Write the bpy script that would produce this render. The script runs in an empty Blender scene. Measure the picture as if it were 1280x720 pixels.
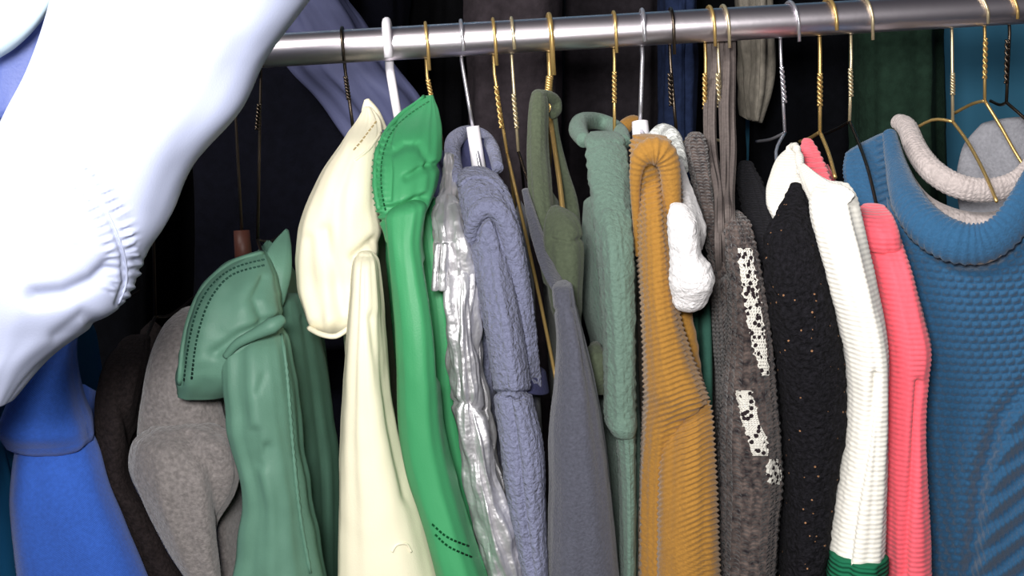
import bpy, math, random
from mathutils import Vector, Matrix, noise
from mathutils.bvhtree import BVHTree

random.seed(7)
scene = bpy.context.scene
COL = scene.collection
PI = math.pi

# ------------------------------------------------------------------ camera
F = 1500.0                      # focal length in pixels of a 1280 px wide frame
PITCH, ROLL = math.radians(12.2), math.radians(3.3)
CAM = Vector((0.0, -1.25, 1.60))
fwd = Vector((0, math.cos(PITCH), -math.sin(PITCH)))
up0 = Vector((0, math.sin(PITCH), math.cos(PITCH)))
rt0 = Vector((1, 0, 0))
RT = rt0 * math.cos(ROLL) - up0 * math.sin(ROLL)
UP = up0 * math.cos(ROLL) + rt0 * math.sin(ROLL)
cam_data = bpy.data.cameras.new('camera')
cam_data.sensor_width = 36.0
cam_data.lens = 36.0 * F / 1280.0
cam_data.clip_start = 0.02
cam = bpy.data.objects.new('camera', cam_data)
COL.objects.link(cam)
cam.matrix_world = Matrix((
    (RT.x, UP.x, -fwd.x, CAM.x), (RT.y, UP.y, -fwd.y, CAM.y), (RT.z, UP.z, -fwd.z, CAM.z), (0, 0, 0, 1)))
scene.camera = cam

# ------------------------------------------------------------------ light and exposure
world = bpy.data.worlds.new('world')
scene.world = world
world.use_nodes = True
bg = world.node_tree.nodes['Background']
bg.inputs[0].default_value = (0.80, 0.78, 1.0, 1)
bg.inputs[1].default_value = 0.04


def area_lamp(name, loc, aim, sx, sy, watts, col):
    d = bpy.data.lights.new(name, 'AREA')
    d.shape = 'RECTANGLE'
    d.size, d.size_y = sx, sy
    d.energy = watts
    d.color = col
    o = bpy.data.objects.new(name, d)
    COL.objects.link(o)
    o.location = loc
    o.rotation_euler = (Vector(aim) - Vector(loc)).to_track_quat('-Z', 'Y').to_euler()
    return o


area_lamp('camera_lamp', (-0.07, -1.29, 1.71), (0.0, 0.0, 1.44), 0.16, 0.12, 18.0, (1.0, 0.985, 0.97))
area_lamp('shop_lamp', (-0.75, -1.05, 2.45), (-0.05, -0.1, 1.40), 0.9, 0.35, 34.0, (1.0, 0.97, 0.94))
vs = scene.view_settings
vs.view_transform = 'Standard'
vs.look = 'None'
vs.gamma = 1.0
vs.exposure = 0.0
vs.use_curve_mapping = False


# ------------------------------------------------------------------ helpers
def P(px, py, Y):
    """World point on the plane y = Y where the photograph's pixel (px, py) falls."""
    d = fwd * F + RT * (px - 640.0) + UP * (360.0 - py)
    return CAM + d * ((Y - CAM.y) / d.y)


def proj(p):
    v = p - CAM
    w = v.dot(fwd)
    return 640.0 + F * v.dot(RT) / w, 360.0 - F * v.dot(UP) / w


def lin(c):
    o = []
    for x in c:
        x /= 255.0
        o.append(x / 12.92 if x <= 0.04045 else ((x + 0.055) / 1.055) ** 2.4)
    return (o[0], o[1], o[2], 1.0)


def mat(name, rgb, rough=0.85, tex=None, p=0.004, bump=0.5, sheen=0.0, metal=0.0, mel=0.0, mels=300.0,
        rgb2=None, flecks=None, dist=0.002, spec=0.3):
    """Procedural cloth: colour with a melange, a relief (knit, rib, noise) in the cloth's own uv."""
    m = bpy.data.materials.new(name)
    m.use_nodes = True
    nt = m.node_tree
    N, L = nt.nodes, nt.links
    b = N['Principled BSDF']
    b.inputs['Roughness'].default_value = rough
    b.inputs['Metallic'].default_value = metal
    b.inputs['Specular IOR Level'].default_value = spec
    if sheen:
        b.inputs['Sheen Weight'].default_value = sheen
        b.inputs['Sheen Roughness'].default_value = 0.5
    uv = N.new('ShaderNodeTexCoord')

    def math_(op, a, c=None):
        n = N.new('ShaderNodeMath')
        n.operation = op
        for i, v in enumerate((a, c)):
            if v is None:
                continue
            if isinstance(v, (int, float)):
                n.inputs[i].default_value = v
            else:
                L.new(v, n.inputs[i])
        return n.outputs[0]

    def noise_(scale, detail=3.0, src='Object'):
        n = N.new('ShaderNodeTexNoise')
        n.inputs['Scale'].default_value = scale
        n.inputs['Detail'].default_value = detail
        L.new(uv.outputs[src], n.inputs['Vector'])
        return n.outputs['Fac']

    base = lin(rgb)
    b.inputs['Base Color'].default_value = base
    colsock = None
    if mel:
        mx = N.new('ShaderNodeMix')
        mx.data_type = 'RGBA'
        lo = tuple(c * (1 - mel) for c in base[:3]) + (1,)
        hi = lin(rgb2) if rgb2 else tuple(min(1, c * (1 + mel)) for c in base[:3]) + (1,)
        mx.inputs[6].default_value = lo
        mx.inputs[7].default_value = hi
        r = N.new('ShaderNodeMapRange')
        r.inputs[1].default_value, r.inputs[2].default_value = 0.32, 0.68
        L.new(noise_(mels, 4.0), r.inputs[0])
        L.new(r.outputs[0], mx.inputs[0])
        colsock = mx.outputs[2]
    if flecks:
        frgb, fscale, fsize = flecks
        vo = N.new('ShaderNodeTexVoronoi')
        vo.inputs['Scale'].default_value = fscale
        L.new(uv.outputs['Object'], vo.inputs['Vector'])
        less = math_('LESS_THAN', vo.outputs['Distance'], fsize)
        mx = N.new('ShaderNodeMix')
        mx.data_type = 'RGBA'
        L.new(less, mx.inputs[0])
        if colsock:
            L.new(colsock, mx.inputs[6])
        else:
            mx.inputs[6].default_value = base
        mx.inputs[7].default_value = lin(frgb)
        colsock = mx.outputs[2]
    if colsock:
        L.new(colsock, b.inputs['Base Color'])
    h = None
    if tex in ('knit', 'ribh', 'ribv', 'weave'):
        sp = N.new('ShaderNodeSeparateXYZ')
        L.new(uv.outputs['UV'], sp.inputs[0])
        u, v = sp.outputs[0], sp.outputs[1]
        if tex == 'ribh':
            h = math_('SINE', math_('MULTIPLY', v, 2 * PI / p))
        elif tex == 'ribv':
            h = math_('SINE', math_('MULTIPLY', u, 2 * PI / p))
        elif tex == 'weave':
            h = math_('MULTIPLY', math_('SINE', math_('MULTIPLY', u, 2 * PI / p)), math_('SINE', math_('MULTIPLY', v, 2 * PI / p)))
        else:
            a = math_('ABSOLUTE', math_('SINE', math_('MULTIPLY', u, PI / p)))
            s = math_('SINE', math_('ADD', math_('MULTIPLY', v, 2 * PI / (p * 0.8)), math_('MULTIPLY', a, 2.4)))
            h = math_('MULTIPLY', math_('POWER', a, 0.7), math_('ADD', math_('MULTIPLY', s, 0.4), 0.6))
        h = math_('ADD', h, math_('MULTIPLY', noise_(700.0), 0.5))
    elif tex == 'noise':
        h = noise_(1.0 / p, 4.0)
    elif tex == 'streak':
        mp = N.new('ShaderNodeMapping')
        mp.inputs['Scale'].default_value = (110.0, 14.0, 1.0)
        L.new(uv.outputs['UV'], mp.inputs['Vector'])
        n1 = N.new('ShaderNodeTexNoise')
        n1.inputs['Scale'].default_value = 1.0
        n1.inputs['Detail'].default_value = 2.0
        L.new(mp.outputs[0], n1.inputs['Vector'])
        h = math_('ADD', n1.outputs['Fac'], math_('MULTIPLY', noise_(90.0, 2.0), 0.5))
    elif tex == 'crumple':
        h = math_('ADD', noise_(1.0 / p, 2.0), math_('MULTIPLY', noise_(3.5 / p, 2.0), 0.35))
    if h is not None:
        bp = N.new('ShaderNodeBump')
        bp.inputs['Strength'].default_value = bump
        bp.inputs['Distance'].default_value = dist
        L.new(h, bp.inputs['Height'])
        L.new(bp.outputs[0], b.inputs['Normal'])
    return m


def catmull(pts, n):
    out = []
    k = len(pts)
    for i in range(k - 1):
        p0, p1, p2, p3 = pts[max(i - 1, 0)], pts[i], pts[i + 1], pts[min(i + 2, k - 1)]
        for j in range(n):
            t = j / n
            out.append(tuple(0.5 * ((2 * b) + (c - a) * t + (2 * a - 5 * b + 4 * c - d) * t * t + (3 * b - a - 3 * c + d) * t ** 3)
                             for a, b, c, d in zip(p0, p1, p2, p3)))
    out.append(tuple(pts[-1]))
    return out


BVH = {}


def link(name, verts, faces, m, parent=None, uvs=None, smooth=True, bvh=False):
    o_ = parent
    off = Vector((0, 0, 0))
    while o_ is not None:
        off += o_.location
        o_ = o_.parent
    me = bpy.data.meshes.new(name)
    me.from_pydata([tuple(v - off) for v in verts], [], faces)
    if uvs:
        lay = me.uv_layers.new(name='UVMap')
        li = 0
        for f in faces:
            for vi in f:
                lay.data[li].uv = uvs[vi]
                li += 1
    if smooth:
        me.polygons.foreach_set('use_smooth', [True] * len(me.polygons))
    me.materials.append(m)
    me.update()
    o = bpy.data.objects.new(name, me)
    COL.objects.link(o)
    if parent is not None:
        o.parent = parent
    if bvh:
        BVH[o.name] = BVHTree.FromPolygons(verts, faces)
    return o


def tag(o, label=None, cat=None, group=None, kind=None):
    for k, v in (('label', label), ('category', cat), ('group', group), ('kind', kind)):
        if v:
            o[k] = v
    return o


def thing(name, label, cat, loc, group=None):
    o = bpy.data.objects.new(name, None)
    o.empty_display_size = 0.05
    COL.objects.link(o)
    o.location = loc
    return tag(o, label, cat, group)


def rings_mesh(rings, closed=True):
    """Verts and faces of a stack of closed rings with fan caps at both ends."""
    n = len(rings[0])
    verts, faces = [], []
    for r in rings:
        verts.extend(r)
    for i in range(len(rings) - 1):
        for k in range(n):
            a, b = i * n + k, i * n + (k + 1) % n
            faces.append((a, b, b + n, a + n))
    if closed:
        for ri, flip in ((0, True), (len(rings) - 1, False)):
            c = sum(rings[ri], Vector()) / n
            verts.append(c)
            ci = len(verts) - 1
            for k in range(n):
                a, b = ri * n + k, ri * n + (k + 1) % n
                faces.append((b, a, ci) if flip else (a, b, ci))
    return verts, faces


def spow(x, e):
    return math.copysign(abs(x) ** e, x)


def loft(name, parent, m, st, n=44, sub=14, e=0.9, fold=(0.0028, 1.5, 5.0), wr=(0.0005, 40.0), disp=None, cap=0.5,
         ext=True, seed=0.0, label=None):
    """A hollow-looking cloth tube: each station gives its left and right outline, its depth and its thickness."""
    rows = []
    for s in st:
        if isinstance(s[0], tuple):
            (lx, ly), (rx, ry), Y, d = s
        else:
            y, lx, rx, Y, d = s
            ly = ry = y
        yl, yr = Y if isinstance(Y, tuple) else (Y, Y)
        rows.append((lx, ly, rx, ry, yl, yr, d))
    if ext and rows[-1][1] > 690:
        a, b = rows[-2], rows[-1]
        k = (860.0 - b[1]) / (b[1] - a[1])
        rows.append(tuple(v + (v - w) * k for v, w in zip(b[:4], a[:4])) + b[4:])
    R = catmull(rows, sub)
    rings, uvrow, vlen, prev = [], [], 0.0, None
    frames = []
    for (lx, ly, rx, ry, yl, yr, d) in R:
        a, b = P(lx, ly, yl), P(rx, ry, yr)
        c, hv = (a + b) / 2, (b - a) / 2
        D = Vector((0, 1, 0))
        hn = hv.normalized()
        D = (D - hn * D.dot(hn)).normalized()
        if prev is not None:
            vlen += (c - prev).length
        prev = c
        frames.append((c, hv, D, max(d, 0.001), vlen))
    per = 2.2 * sum(f[1].length + f[3] for f in frames) / len(frames)
    # rounded ends
    def capped(f0, f1, at_start):
        c0, h0, D0, d0, v0 = f0
        t = (f0[0] - f1[0]).normalized()
        ln = cap * min(d0, h0.length)
        o = []
        for j in range(1, 6):
            th = j / 5.5 * PI / 2
            o.append((c0 + t * ln * math.sin(th), h0 * math.cos(th), D0, d0 * math.cos(th), v0 + (-1 if at_start else 1) * ln * math.sin(th)))
        return o
    top = capped(frames[0], frames[1], True)[::-1]
    bot = capped(frames[-1], frames[-2], False)
    allf = top + frames + bot
    verts_uv = []
    for (c, hv, D, d, v) in allf:
        ring = []
        hl = hv.length
        hn = hv.normalized()
        for k in range(n):
            a = 2 * PI * k / n
            ca, sa = math.cos(a), math.sin(a)
            rho = (abs(ca) ** (2 / e) + abs(sa) ** (2 / e)) ** (-e / 2)
            q = c + hn * (hl * ca * rho) + D * (d * sa * rho)
            nv = (hn * (ca / max(hl, 1e-4)) + D * (sa / max(d, 1e-4))).normalized()
            amt = 0.0
            lim = min(1.0, min(hl, d) / 0.012)
            if fold:
                amt += fold[0] * lim * noise.noise(Vector((ca * fold[1] + seed, sa * fold[1], v * fold[2] + seed)))
                amt += fold[0] * 0.6 * lim * noise.noise(Vector((ca * fold[1] * 2.3 + 9 + seed, sa * fold[1] * 2.3, v * fold[2] * 0.6)))
            if wr:
                amt += wr[0] * lim * noise.noise(Vector((ca * 2.0 + seed, sa * 2.0 + v * wr[1] * 0.4, v * wr[1])))
            if disp:
                px, py = proj(q)
                amt += disp(px, py, a, v) * lim
            ring.append(q + nv * amt)
            verts_uv.append((k / n * per, v))
        rings.append(ring)
    verts, faces = rings_mesh(rings)
    verts_uv += [verts_uv[0], verts_uv[-1]]
    o = link(name, verts, faces, m, parent, verts_uv, True, True)
    if label:
        o['label'] = label
    return o


def tube(name, parent, m, pts, r, n=10, rib=None, flat=None, label=None, bvh=False, caps=True, sub=1):
    """A tube along world points; rib = (depth, spacing) ridges across it; flat = (direction, factor) squashes it."""
    if sub > 1:
        pts = [Vector(q) for q in catmull([tuple(q) for q in pts], sub)]
    rr = r if isinstance(r, (list, tuple)) else None
    if rr and len(rr) != len(pts):
        rr = [rr[min(int(i / (len(pts) - 1) * (len(rr) - 1)), len(rr) - 2)] * (1 - f) + rr[min(int(i / (len(pts) - 1) * (len(rr) - 1)), len(rr) - 2) + 1] * f
              for i, f in ((i, (i / (len(pts) - 1) * (len(rr) - 1)) % 1 if i < len(pts) - 1 else 1.0) for i in range(len(pts)))]
    rings, uvs, s = [], [], 0.0
    ref = None
    for i, q in enumerate(pts):
        t = (pts[min(i + 1, len(pts) - 1)] - pts[max(i - 1, 0)]).normalized()
        if ref is None:
            ref = Vector((1, 0, 0)) if abs(t.x) < 0.8 else Vector((0, 0, 1))
        ref = (ref - t * ref.dot(t)).normalized()
        b = t.cross(ref)
        if i:
            s += (q - pts[i - 1]).length
        R = rr[i] if rr else r
        if rib:
            R *= 1 + rib[0] * math.sin(2 * PI * s / rib[1])
        ring = []
        for k in range(n):
            a = 2 * PI * k / n
            w = ref * (math.cos(a) * R) + b * (math.sin(a) * R)
            if flat:
                fd = flat[0]
                w = w - fd * (w.dot(fd) * (1 - flat[1]))
            ring.append(q + w)
            uvs.append((k / n * 2 * PI * R, s))
        rings.append(ring)
    verts, faces = rings_mesh(rings, caps)
    if caps:
        uvs += [uvs[0], uvs[-1]]
    o = link(name, verts, faces, m, parent, uvs, True, bvh)
    if label:
        o['label'] = label
    return o


def on(o, px, py, lift=0.001):
    d = (P(px, py, 0) - CAM).normalized()
    hit = BVH[o.name].ray_cast(CAM, d)
    return hit[0] - d * lift if hit[0] is not None else None


def dense(poly, step=4.0):
    out = []
    for (a, b) in zip(poly[:-1], poly[1:]):
        k = max(1, int(math.dist(a, b) / step))
        out += [(a[0] + (b[0] - a[0]) * j / k, a[1] + (b[1] - a[1]) * j / k) for j in range(k)]
    return out + [poly[-1]]


def seam(o, poly, r, m, name='seam', lift=None, rib=None, smooth=6):
    pl = catmull(poly, smooth) if len(poly) > 2 else poly
    pts = [on(o, x, y, r * 0.3 if lift is None else lift) for x, y in dense(pl)]
    pts = [q for q in pts if q is not None]
    if len(pts) < 3:
        return None
    # drop jumps
    keep = [pts[0]]
    for q in pts[1:]:
        if (q - keep[-1]).length < 0.03:
            keep.append(q)
    if len(keep) < 3:
        return None
    sm = [keep[0]] + [(keep[i - 1] + keep[i] * 2 + keep[i + 1]) / 4 for i in range(1, len(keep) - 1)] + [keep[-1]]
    return tube(name, o, m, sm, r, 8, rib)


def stitches(o, poly, r, m, step=5.0, ln=3.2, name='stitching'):
    """One run of separate stitches, joined into one part."""
    V, Fc = [], []
    pl = dense(catmull(poly, 6), 1.0)
    acc = 0.0
    i = 0
    while i < len(pl) - int(ln) - 1:
        a, b = on(o, *pl[i], r * 0.2), on(o, *pl[i + int(ln)], r * 0.2)
        if a is not None and b is not None and (a - b).length < 0.02:
            t = (b - a).normalized()
            x = t.cross(Vector((0, 1, 0))).normalized()
            y = t.cross(x)
            k = len(V)
            for q in (a, b):
                for s in range(6):
                    an = s * PI / 3
                    V.append(q + (x * math.cos(an) + y * math.sin(an)) * r)
            for s in range(6):
                Fc.append((k + s, k + (s + 1) % 6, k + 6 + (s + 1) % 6, k + 6 + s))
            Fc.append(tuple(k + s for s in range(6)))
            Fc.append(tuple(k + 6 + s for s in range(6)))
        i += int(step)
    if V:
        ob = link(name, V, Fc, m, o)
        ob['kind'] = 'stuff'
        return ob


def patch(o, st, m, name, lift=0.0016, nu=10, sub=14, label=None):
    """A knitted-in or sewn-on piece lying on the surface of part o, with its own thickness."""
    rows = catmull([tuple(map(float, s)) for s in st], sub)
    grid = []
    for (y, xl, xr) in rows:
        xl += 4.5 * noise.noise(Vector((y / 5.0, 1, 0)))
        xr += 5.0 * noise.noise(Vector((y / 4.0, 7, 0)))
        g = [on(o, xl + (xr - xl) * k / nu, y, lift) for k in range(nu + 1)]
        if all(q is not None for q in g):
            grid.append(g)
    if len(grid) < 2:
        return None
    V, Fc, uvs = [], [], []
    w = nu + 1
    H = len(grid)
    for layer in (0, 1):
        for i, g in enumerate(grid):
            for k, q in enumerate(g):
                edge = i in (0, H - 1) or k in (0, nu)
                d = (q - CAM).normalized()
                V.append(q + d * (lift * (1.6 if layer else (0.7 if edge else 0.0))))
                uvs.append((k * 0.003, i * 0.003))
    for i in range(H - 1):
        for k in range(nu):
            a = i * w + k
            Fc.append((a, a + 1, a + w + 1, a + w))
            b = a + w * H
            Fc.append((b, b + w, b + w + 1, b + 1))
    for i in range(H - 1):
        for k in (0, nu):
            a = i * w + k
            Fc.append((a, a + w, a + w + w * H, a + w * H))
    for k in range(nu):
        for i in (0, H - 1):
            a = i * w + k
            Fc.append((a, a + 1, a + 1 + w * H, a + w * H))
    ob = link(name, V, Fc, m, o, uvs)
    if label:
        ob['label'] = label
    return ob


def seg_dist(px, py, poly):
    best, bs, s = 1e9, 0.0, 0.0
    sg = 1.0
    for (ax, ay), (bx, by) in zip(poly[:-1], poly[1:]):
        dx, dy = bx - ax, by - ay
        L = math.hypot(dx, dy)
        t = max(0, min(1, ((px - ax) * dx + (py - ay) * dy) / (L * L)))
        qx, qy = ax + dx * t, ay + dy * t
        d = math.hypot(px - qx, py - qy)
        if d < best:
            best, bs = d, s + t * L
            sg = 1.0 if (dx * (py - ay) - dy * (px - ax)) > 0 else -1.0
        s += L
    return best, bs, sg


def groove(px, py, poly, w, depth):
    d, s, sg = seg_dist(px, py, poly)
    return -depth * math.exp(-(d / w) ** 2)


def body(root, m, nx, ny, hw=0.02, yn=0.165, yf=0.18, drop=0.10, zb=0.86, seed=0.0, y0=0.0, name='body'):
    """The garment's trunk: a soft slab hanging in the plane of its hanger, under the shoulder line."""
    c = P(nx, ny, y0)
    n, rings = 40, []
    uvs = []
    rows = 46
    for i in range(rows):
        v = i / (rows - 1)
        top = min(1.0, math.sqrt(max(0.0, 1 - (1 - min(1, (1 - v) / 0.06)) ** 2)) + 0.05)
        ring = []
        for k in range(n):
            a = 2 * PI * k / n
            ca, sa = math.cos(a), math.sin(a)
            half = yf if ca > 0 else yn
            y = half * spow(ca, 0.7)
            shoulder = c.z - drop * (abs(y) / 0.17) ** 1.1
            z = zb + (shoulder - zb) * v
            w = 0.72 * hw * spow(sa, 0.8) * top * (1.0 + 0.15 * (1 - v))
            w += 0.004 * noise.noise(Vector((y * 14 + seed, z * 5, seed + (1 if sa > 0 else 5)))) * top
            ring.append(Vector((c.x + w, c.y + y * (0.93 + 0.07 * top), z)))
            uvs.append((y, z))
        rings.append(ring)
    verts, faces = rings_mesh(rings)
    uvs += [(0, 0), (0, 0)]
    return link(name, verts, faces, m, root, uvs, True, True)


def far_sleeve(root, m, nx, ny, drop=0.10, r=0.015, zb=0.92):
    c = P(nx, ny, 0)
    pts = [Vector((c.x, 0.15, c.z - drop * 0.8)), Vector((c.x, 0.205, c.z - drop - 0.03)), Vector((c.x, 0.225, c.z - drop - 0.12)),
           Vector((c.x, 0.23, c.z - 0.34)), Vector((c.x, 0.225, zb))]
    return tube('sleeve', root, m, pts, [r * 0.5, r * 0.95, r, r, r * 0.85], 16, sub=6)


# ------------------------------------------------------------------ materials
M = {}
M['chrome'] = mat('chrome_steel', (232, 224, 230), 0.34, 'noise', 0.010, 0.10, metal=1.0, dist=0.001)
M['dark_steel'] = mat('dark_steel', (120, 116, 122), 0.3, metal=1.0)
M['gold'] = mat('brass_plated_wire', (206, 172, 108), 0.36, metal=0.75, spec=0.6)
M['pale_gold'] = mat('pale_brass_wire', (206, 190, 154), 0.36, metal=0.75, spec=0.6)
M['silver_wire'] = mat('silver_wire', (200, 198, 205), 0.28, metal=0.8)
M['dark_wire'] = mat('tarnished_wire', (92, 82, 72), 0.35, metal=1.0)
M['white_plastic'] = mat('white_plastic', (238, 234, 240), 0.35, spec=0.5)
M['brown_wood'] = mat('brown_wood', (74, 42, 34), 0.5, 'noise', 0.01, 0.2)
M['pale_blue'] = mat('pale_blue_nylon', (162, 168, 192), 0.6, 'noise', 0.0012, 0.10, dist=0.001)
M['ice'] = mat('ice_white_nylon', (200, 216, 218), 0.6, 'noise', 0.0012, 0.10)
M['blue_lining'] = mat('slate_blue_lining', (78, 92, 150), 0.5, 'noise', 0.002, 0.10)
M['teal_nylon'] = mat('teal_nylon', (30, 96, 140), 0.6, 'noise', 0.002, 0.15)
M['royal'] = mat('royal_blue_jersey', (48, 92, 184), 0.85, 'weave', 0.0016, 0.25, mel=0.10, sheen=0.2)
M['brown_black'] = mat('brown_black_wool', (34, 28, 28), 0.95, 'noise', 0.0022, 0.7, mel=0.4, spec=0.15)
M['grey_wool'] = mat('grey_boiled_wool', (120, 114, 112), 0.95, 'noise', 0.0030, 0.7, mel=0.25, mels=260, sheen=0.3)
M['pine'] = mat('pine_green_nylon', (88, 126, 108), 0.55, 'noise', 0.0015, 0.12, mel=0.05, mels=40)
M['pine_dark'] = mat('pine_green_thread', (26, 62, 50), 0.7)
M['cream'] = mat('cream_nylon', (242, 234, 206), 0.55, 'noise', 0.0015, 0.12)
M['cream_dark'] = mat('cream_thread', (150, 132, 92), 0.7)
M['emerald'] = mat('emerald_nylon', (66, 150, 98), 0.5, 'noise', 0.0015, 0.12)
M['emerald_dark'] = mat('emerald_thread', (10, 84, 44), 0.6)
M['foil'] = mat('silver_foil_cloth', (228, 226, 228), 0.42, 'streak', 0.02, 0.8, metal=0.78, dist=0.006)
M['peri'] = mat('periwinkle_sherpa', (119, 122, 148), 0.95, 'noise', 0.0040, 1.0, mel=0.10, sheen=0.15, dist=0.005)
M['peri_dark'] = mat('periwinkle_trim', (62, 64, 98), 0.9, 'noise', 0.002, 0.4)
M['charcoal'] = mat('charcoal_blue_knit', (75, 76, 87), 0.95, 'noise', 0.0022, 0.6, mel=0.16, mels=350, sheen=0.2)
M['olive'] = mat('olive_chenille', (74, 82, 64), 0.95, 'noise', 0.003, 0.6, mel=0.12, sheen=0.1)
M['sage'] = mat('sage_fleece', (96, 119, 107), 0.95, 'noise', 0.0035, 0.7, mel=0.08, sheen=0.1, dist=0.003)
M['mustard'] = mat('mustard_rib_knit', (150, 107, 42), 0.9, 'noise', 0.002, 0.4, mel=0.08, sheen=0.2)
M['fluffy'] = mat('white_fluffy_knit', (226, 222, 222), 0.98, 'noise', 0.003, 0.7, mel=0.05, sheen=0.3, dist=0.003)
M['fluffy_grey'] = mat('grey_white_boucle', (190, 192, 188), 0.98, 'noise', 0.004, 1.0, mel=0.5, mels=120, sheen=0.3, dist=0.006)
M['dark_green_cloth'] = mat('dark_green_jersey', (44, 84, 72), 0.9, 'noise', 0.003, 0.4)
M['brown_knit'] = mat('brown_purple_knit', (40, 29, 38), 0.95, 'knit', 0.005, 0.9, mel=0.65, mels=170, rgb2=(96, 83, 78), sheen=0.2)
M['white_pattern'] = mat('white_speckled_knit', (226, 222, 212), 0.95, 'knit', 0.005, 0.7, flecks=((40, 30, 34), 190.0, 0.40))
M['taupe'] = mat('taupe_ribbon', (96, 87, 84), 0.8, 'ribv', 0.004, 0.4, mel=0.15)
M['black_fleck'] = mat('black_flecked_boucle', (20, 19, 23), 0.97, 'noise', 0.0045, 1.0, mel=0.5, flecks=((150, 110, 80), 105.0, 0.10), dist=0.006, spec=0.15)
M['black_knit'] = mat('black_knit', (24, 23, 28), 0.95, 'knit', 0.005, 0.6, mel=0.3)
M['white_knit'] = mat('white_rib_knit', (232, 228, 218), 0.9, 'ribh', 0.0045, 0.2, mel=0.04, sheen=0.2)
M['green_hem'] = mat('bottle_green_knit', (14, 96, 66), 0.9, 'ribh', 0.0045, 0.5)
M['coral'] = mat('coral_rib_knit', (244, 98, 112), 0.9, 'ribh', 0.0048, 0.25, mel=0.06, sheen=0.2)
M['teal_knit'] = mat('steel_blue_cable_knit', (38, 82, 117), 0.92, 'noise', 0.002, 0.5, mel=0.10, sheen=0.2)
M['oat_knit'] = mat('oatmeal_grey_knit', (178, 167, 164), 0.95, 'knit', 0.005, 0.4, mel=0.16, mels=220, sheen=0.2)
M['oat_grey'] = mat('grey_felt', (134, 134, 140), 0.95, 'noise', 0.003, 0.5, mel=0.12, mels=300)
M['wall'] = mat('light_blue_paint', (74, 142, 176), 0.8, 'noise', 0.02, 0.1, mel=0.05, mels=8)
M['floor'] = mat('grey_carpet', (70, 68, 72), 0.95, 'noise', 0.004, 0.6, mel=0.2, mels=200)
M['slate'] = mat('slate_blue_nylon', (86, 90, 124), 0.7, 'noise', 0.002, 0.15)
for nm, c in (('navy', (13, 14, 24)), ('blackcloth', (10, 10, 13)), ('charblack', (40, 36, 40)), ('graphite', (50, 44, 48)),
              ('navyblue', (28, 38, 64)), ('stone', (128, 122, 112)), ('bottle', (28, 46, 36)), ('inkblack', (12, 13, 18))):
    M[nm] = mat(nm + '_cloth', c, 0.95, 'noise', 0.003, 0.4, mel=0.2, mels=90, spec=0.12)

# ------------------------------------------------------------------ setting
def box(name, parent, m, lo, hi):
    x0, y0, z0 = lo
    x1, y1, z1 = hi
    V = [Vector((x, y, z)) for z in (z0, z1) for y in (y0, y1) for x in (x0, x1)]
    Fc = [(0, 2, 3, 1), (4, 5, 7, 6), (0, 1, 5, 4), (2, 6, 7, 3), (0, 4, 6, 2), (1, 3, 7, 5)]
    return link(name, V, Fc, m, parent, None, False)


tag(box('floor', None, M['floor'], (-2.2, -2.2, -0.06), (2.2, 1.05, 0.0)), kind='structure')
tag(box('wall_back', None, M['wall'], (-2.2, 0.95, 0.0), (2.2, 1.05, 2.7)), kind='structure')

ROD = P(620, 47, 0.0)
ZR, RR = ROD.z, 0.0168


def rail(name, label, z, y, x0, x1, r):
    t = thing(name, label, 'clothes rail', (x0, y, 0))
    tube('bar', t, M['chrome'], [Vector((x0 + (x1 - x0) * k / 24, y, z)) for k in range(25)], r, 40)
    for x in (x0 + 0.02, x1 - 0.02):
        tube('post', t, M['chrome'], [Vector((x, y, 0.03)), Vector((x, y, 0.9)), Vector((x, y, z))], 0.014, 20)
        tube('foot', t, M['dark_steel'], [Vector((x, y - 0.24, 0.02)), Vector((x, y, 0.02)), Vector((x, y + 0.24, 0.02))], 0.018, 16)
    return t


front_rail = rail('clothes_rail', 'chrome tube clothes rail crossing the top of the picture, crowded with hooks', ZR, 0.0, -0.95, 0.95, RR)
ax = P(-260, -440, -0.44).x
tube('display_arm', front_rail, M['chrome'], [Vector((ax, 0, ZR)), Vector((ax, 0, 1.86)), Vector((ax, -0.02, 1.95)), Vector((ax, -0.09, 1.995)), Vector((ax, -0.3, 1.998)), Vector((ax, -0.52, 1.998))], .0125, 20)
rail('clothes_rail', 'second chrome clothes rail standing behind the first, above the picture', 2.06, 0.52, -1.35, 1.25, 0.015)
rail('clothes_rail', 'third chrome clothes rail nearest the blue wall, above the picture', 2.06, 0.72, -1.45, 1.35, 0.015)


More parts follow.
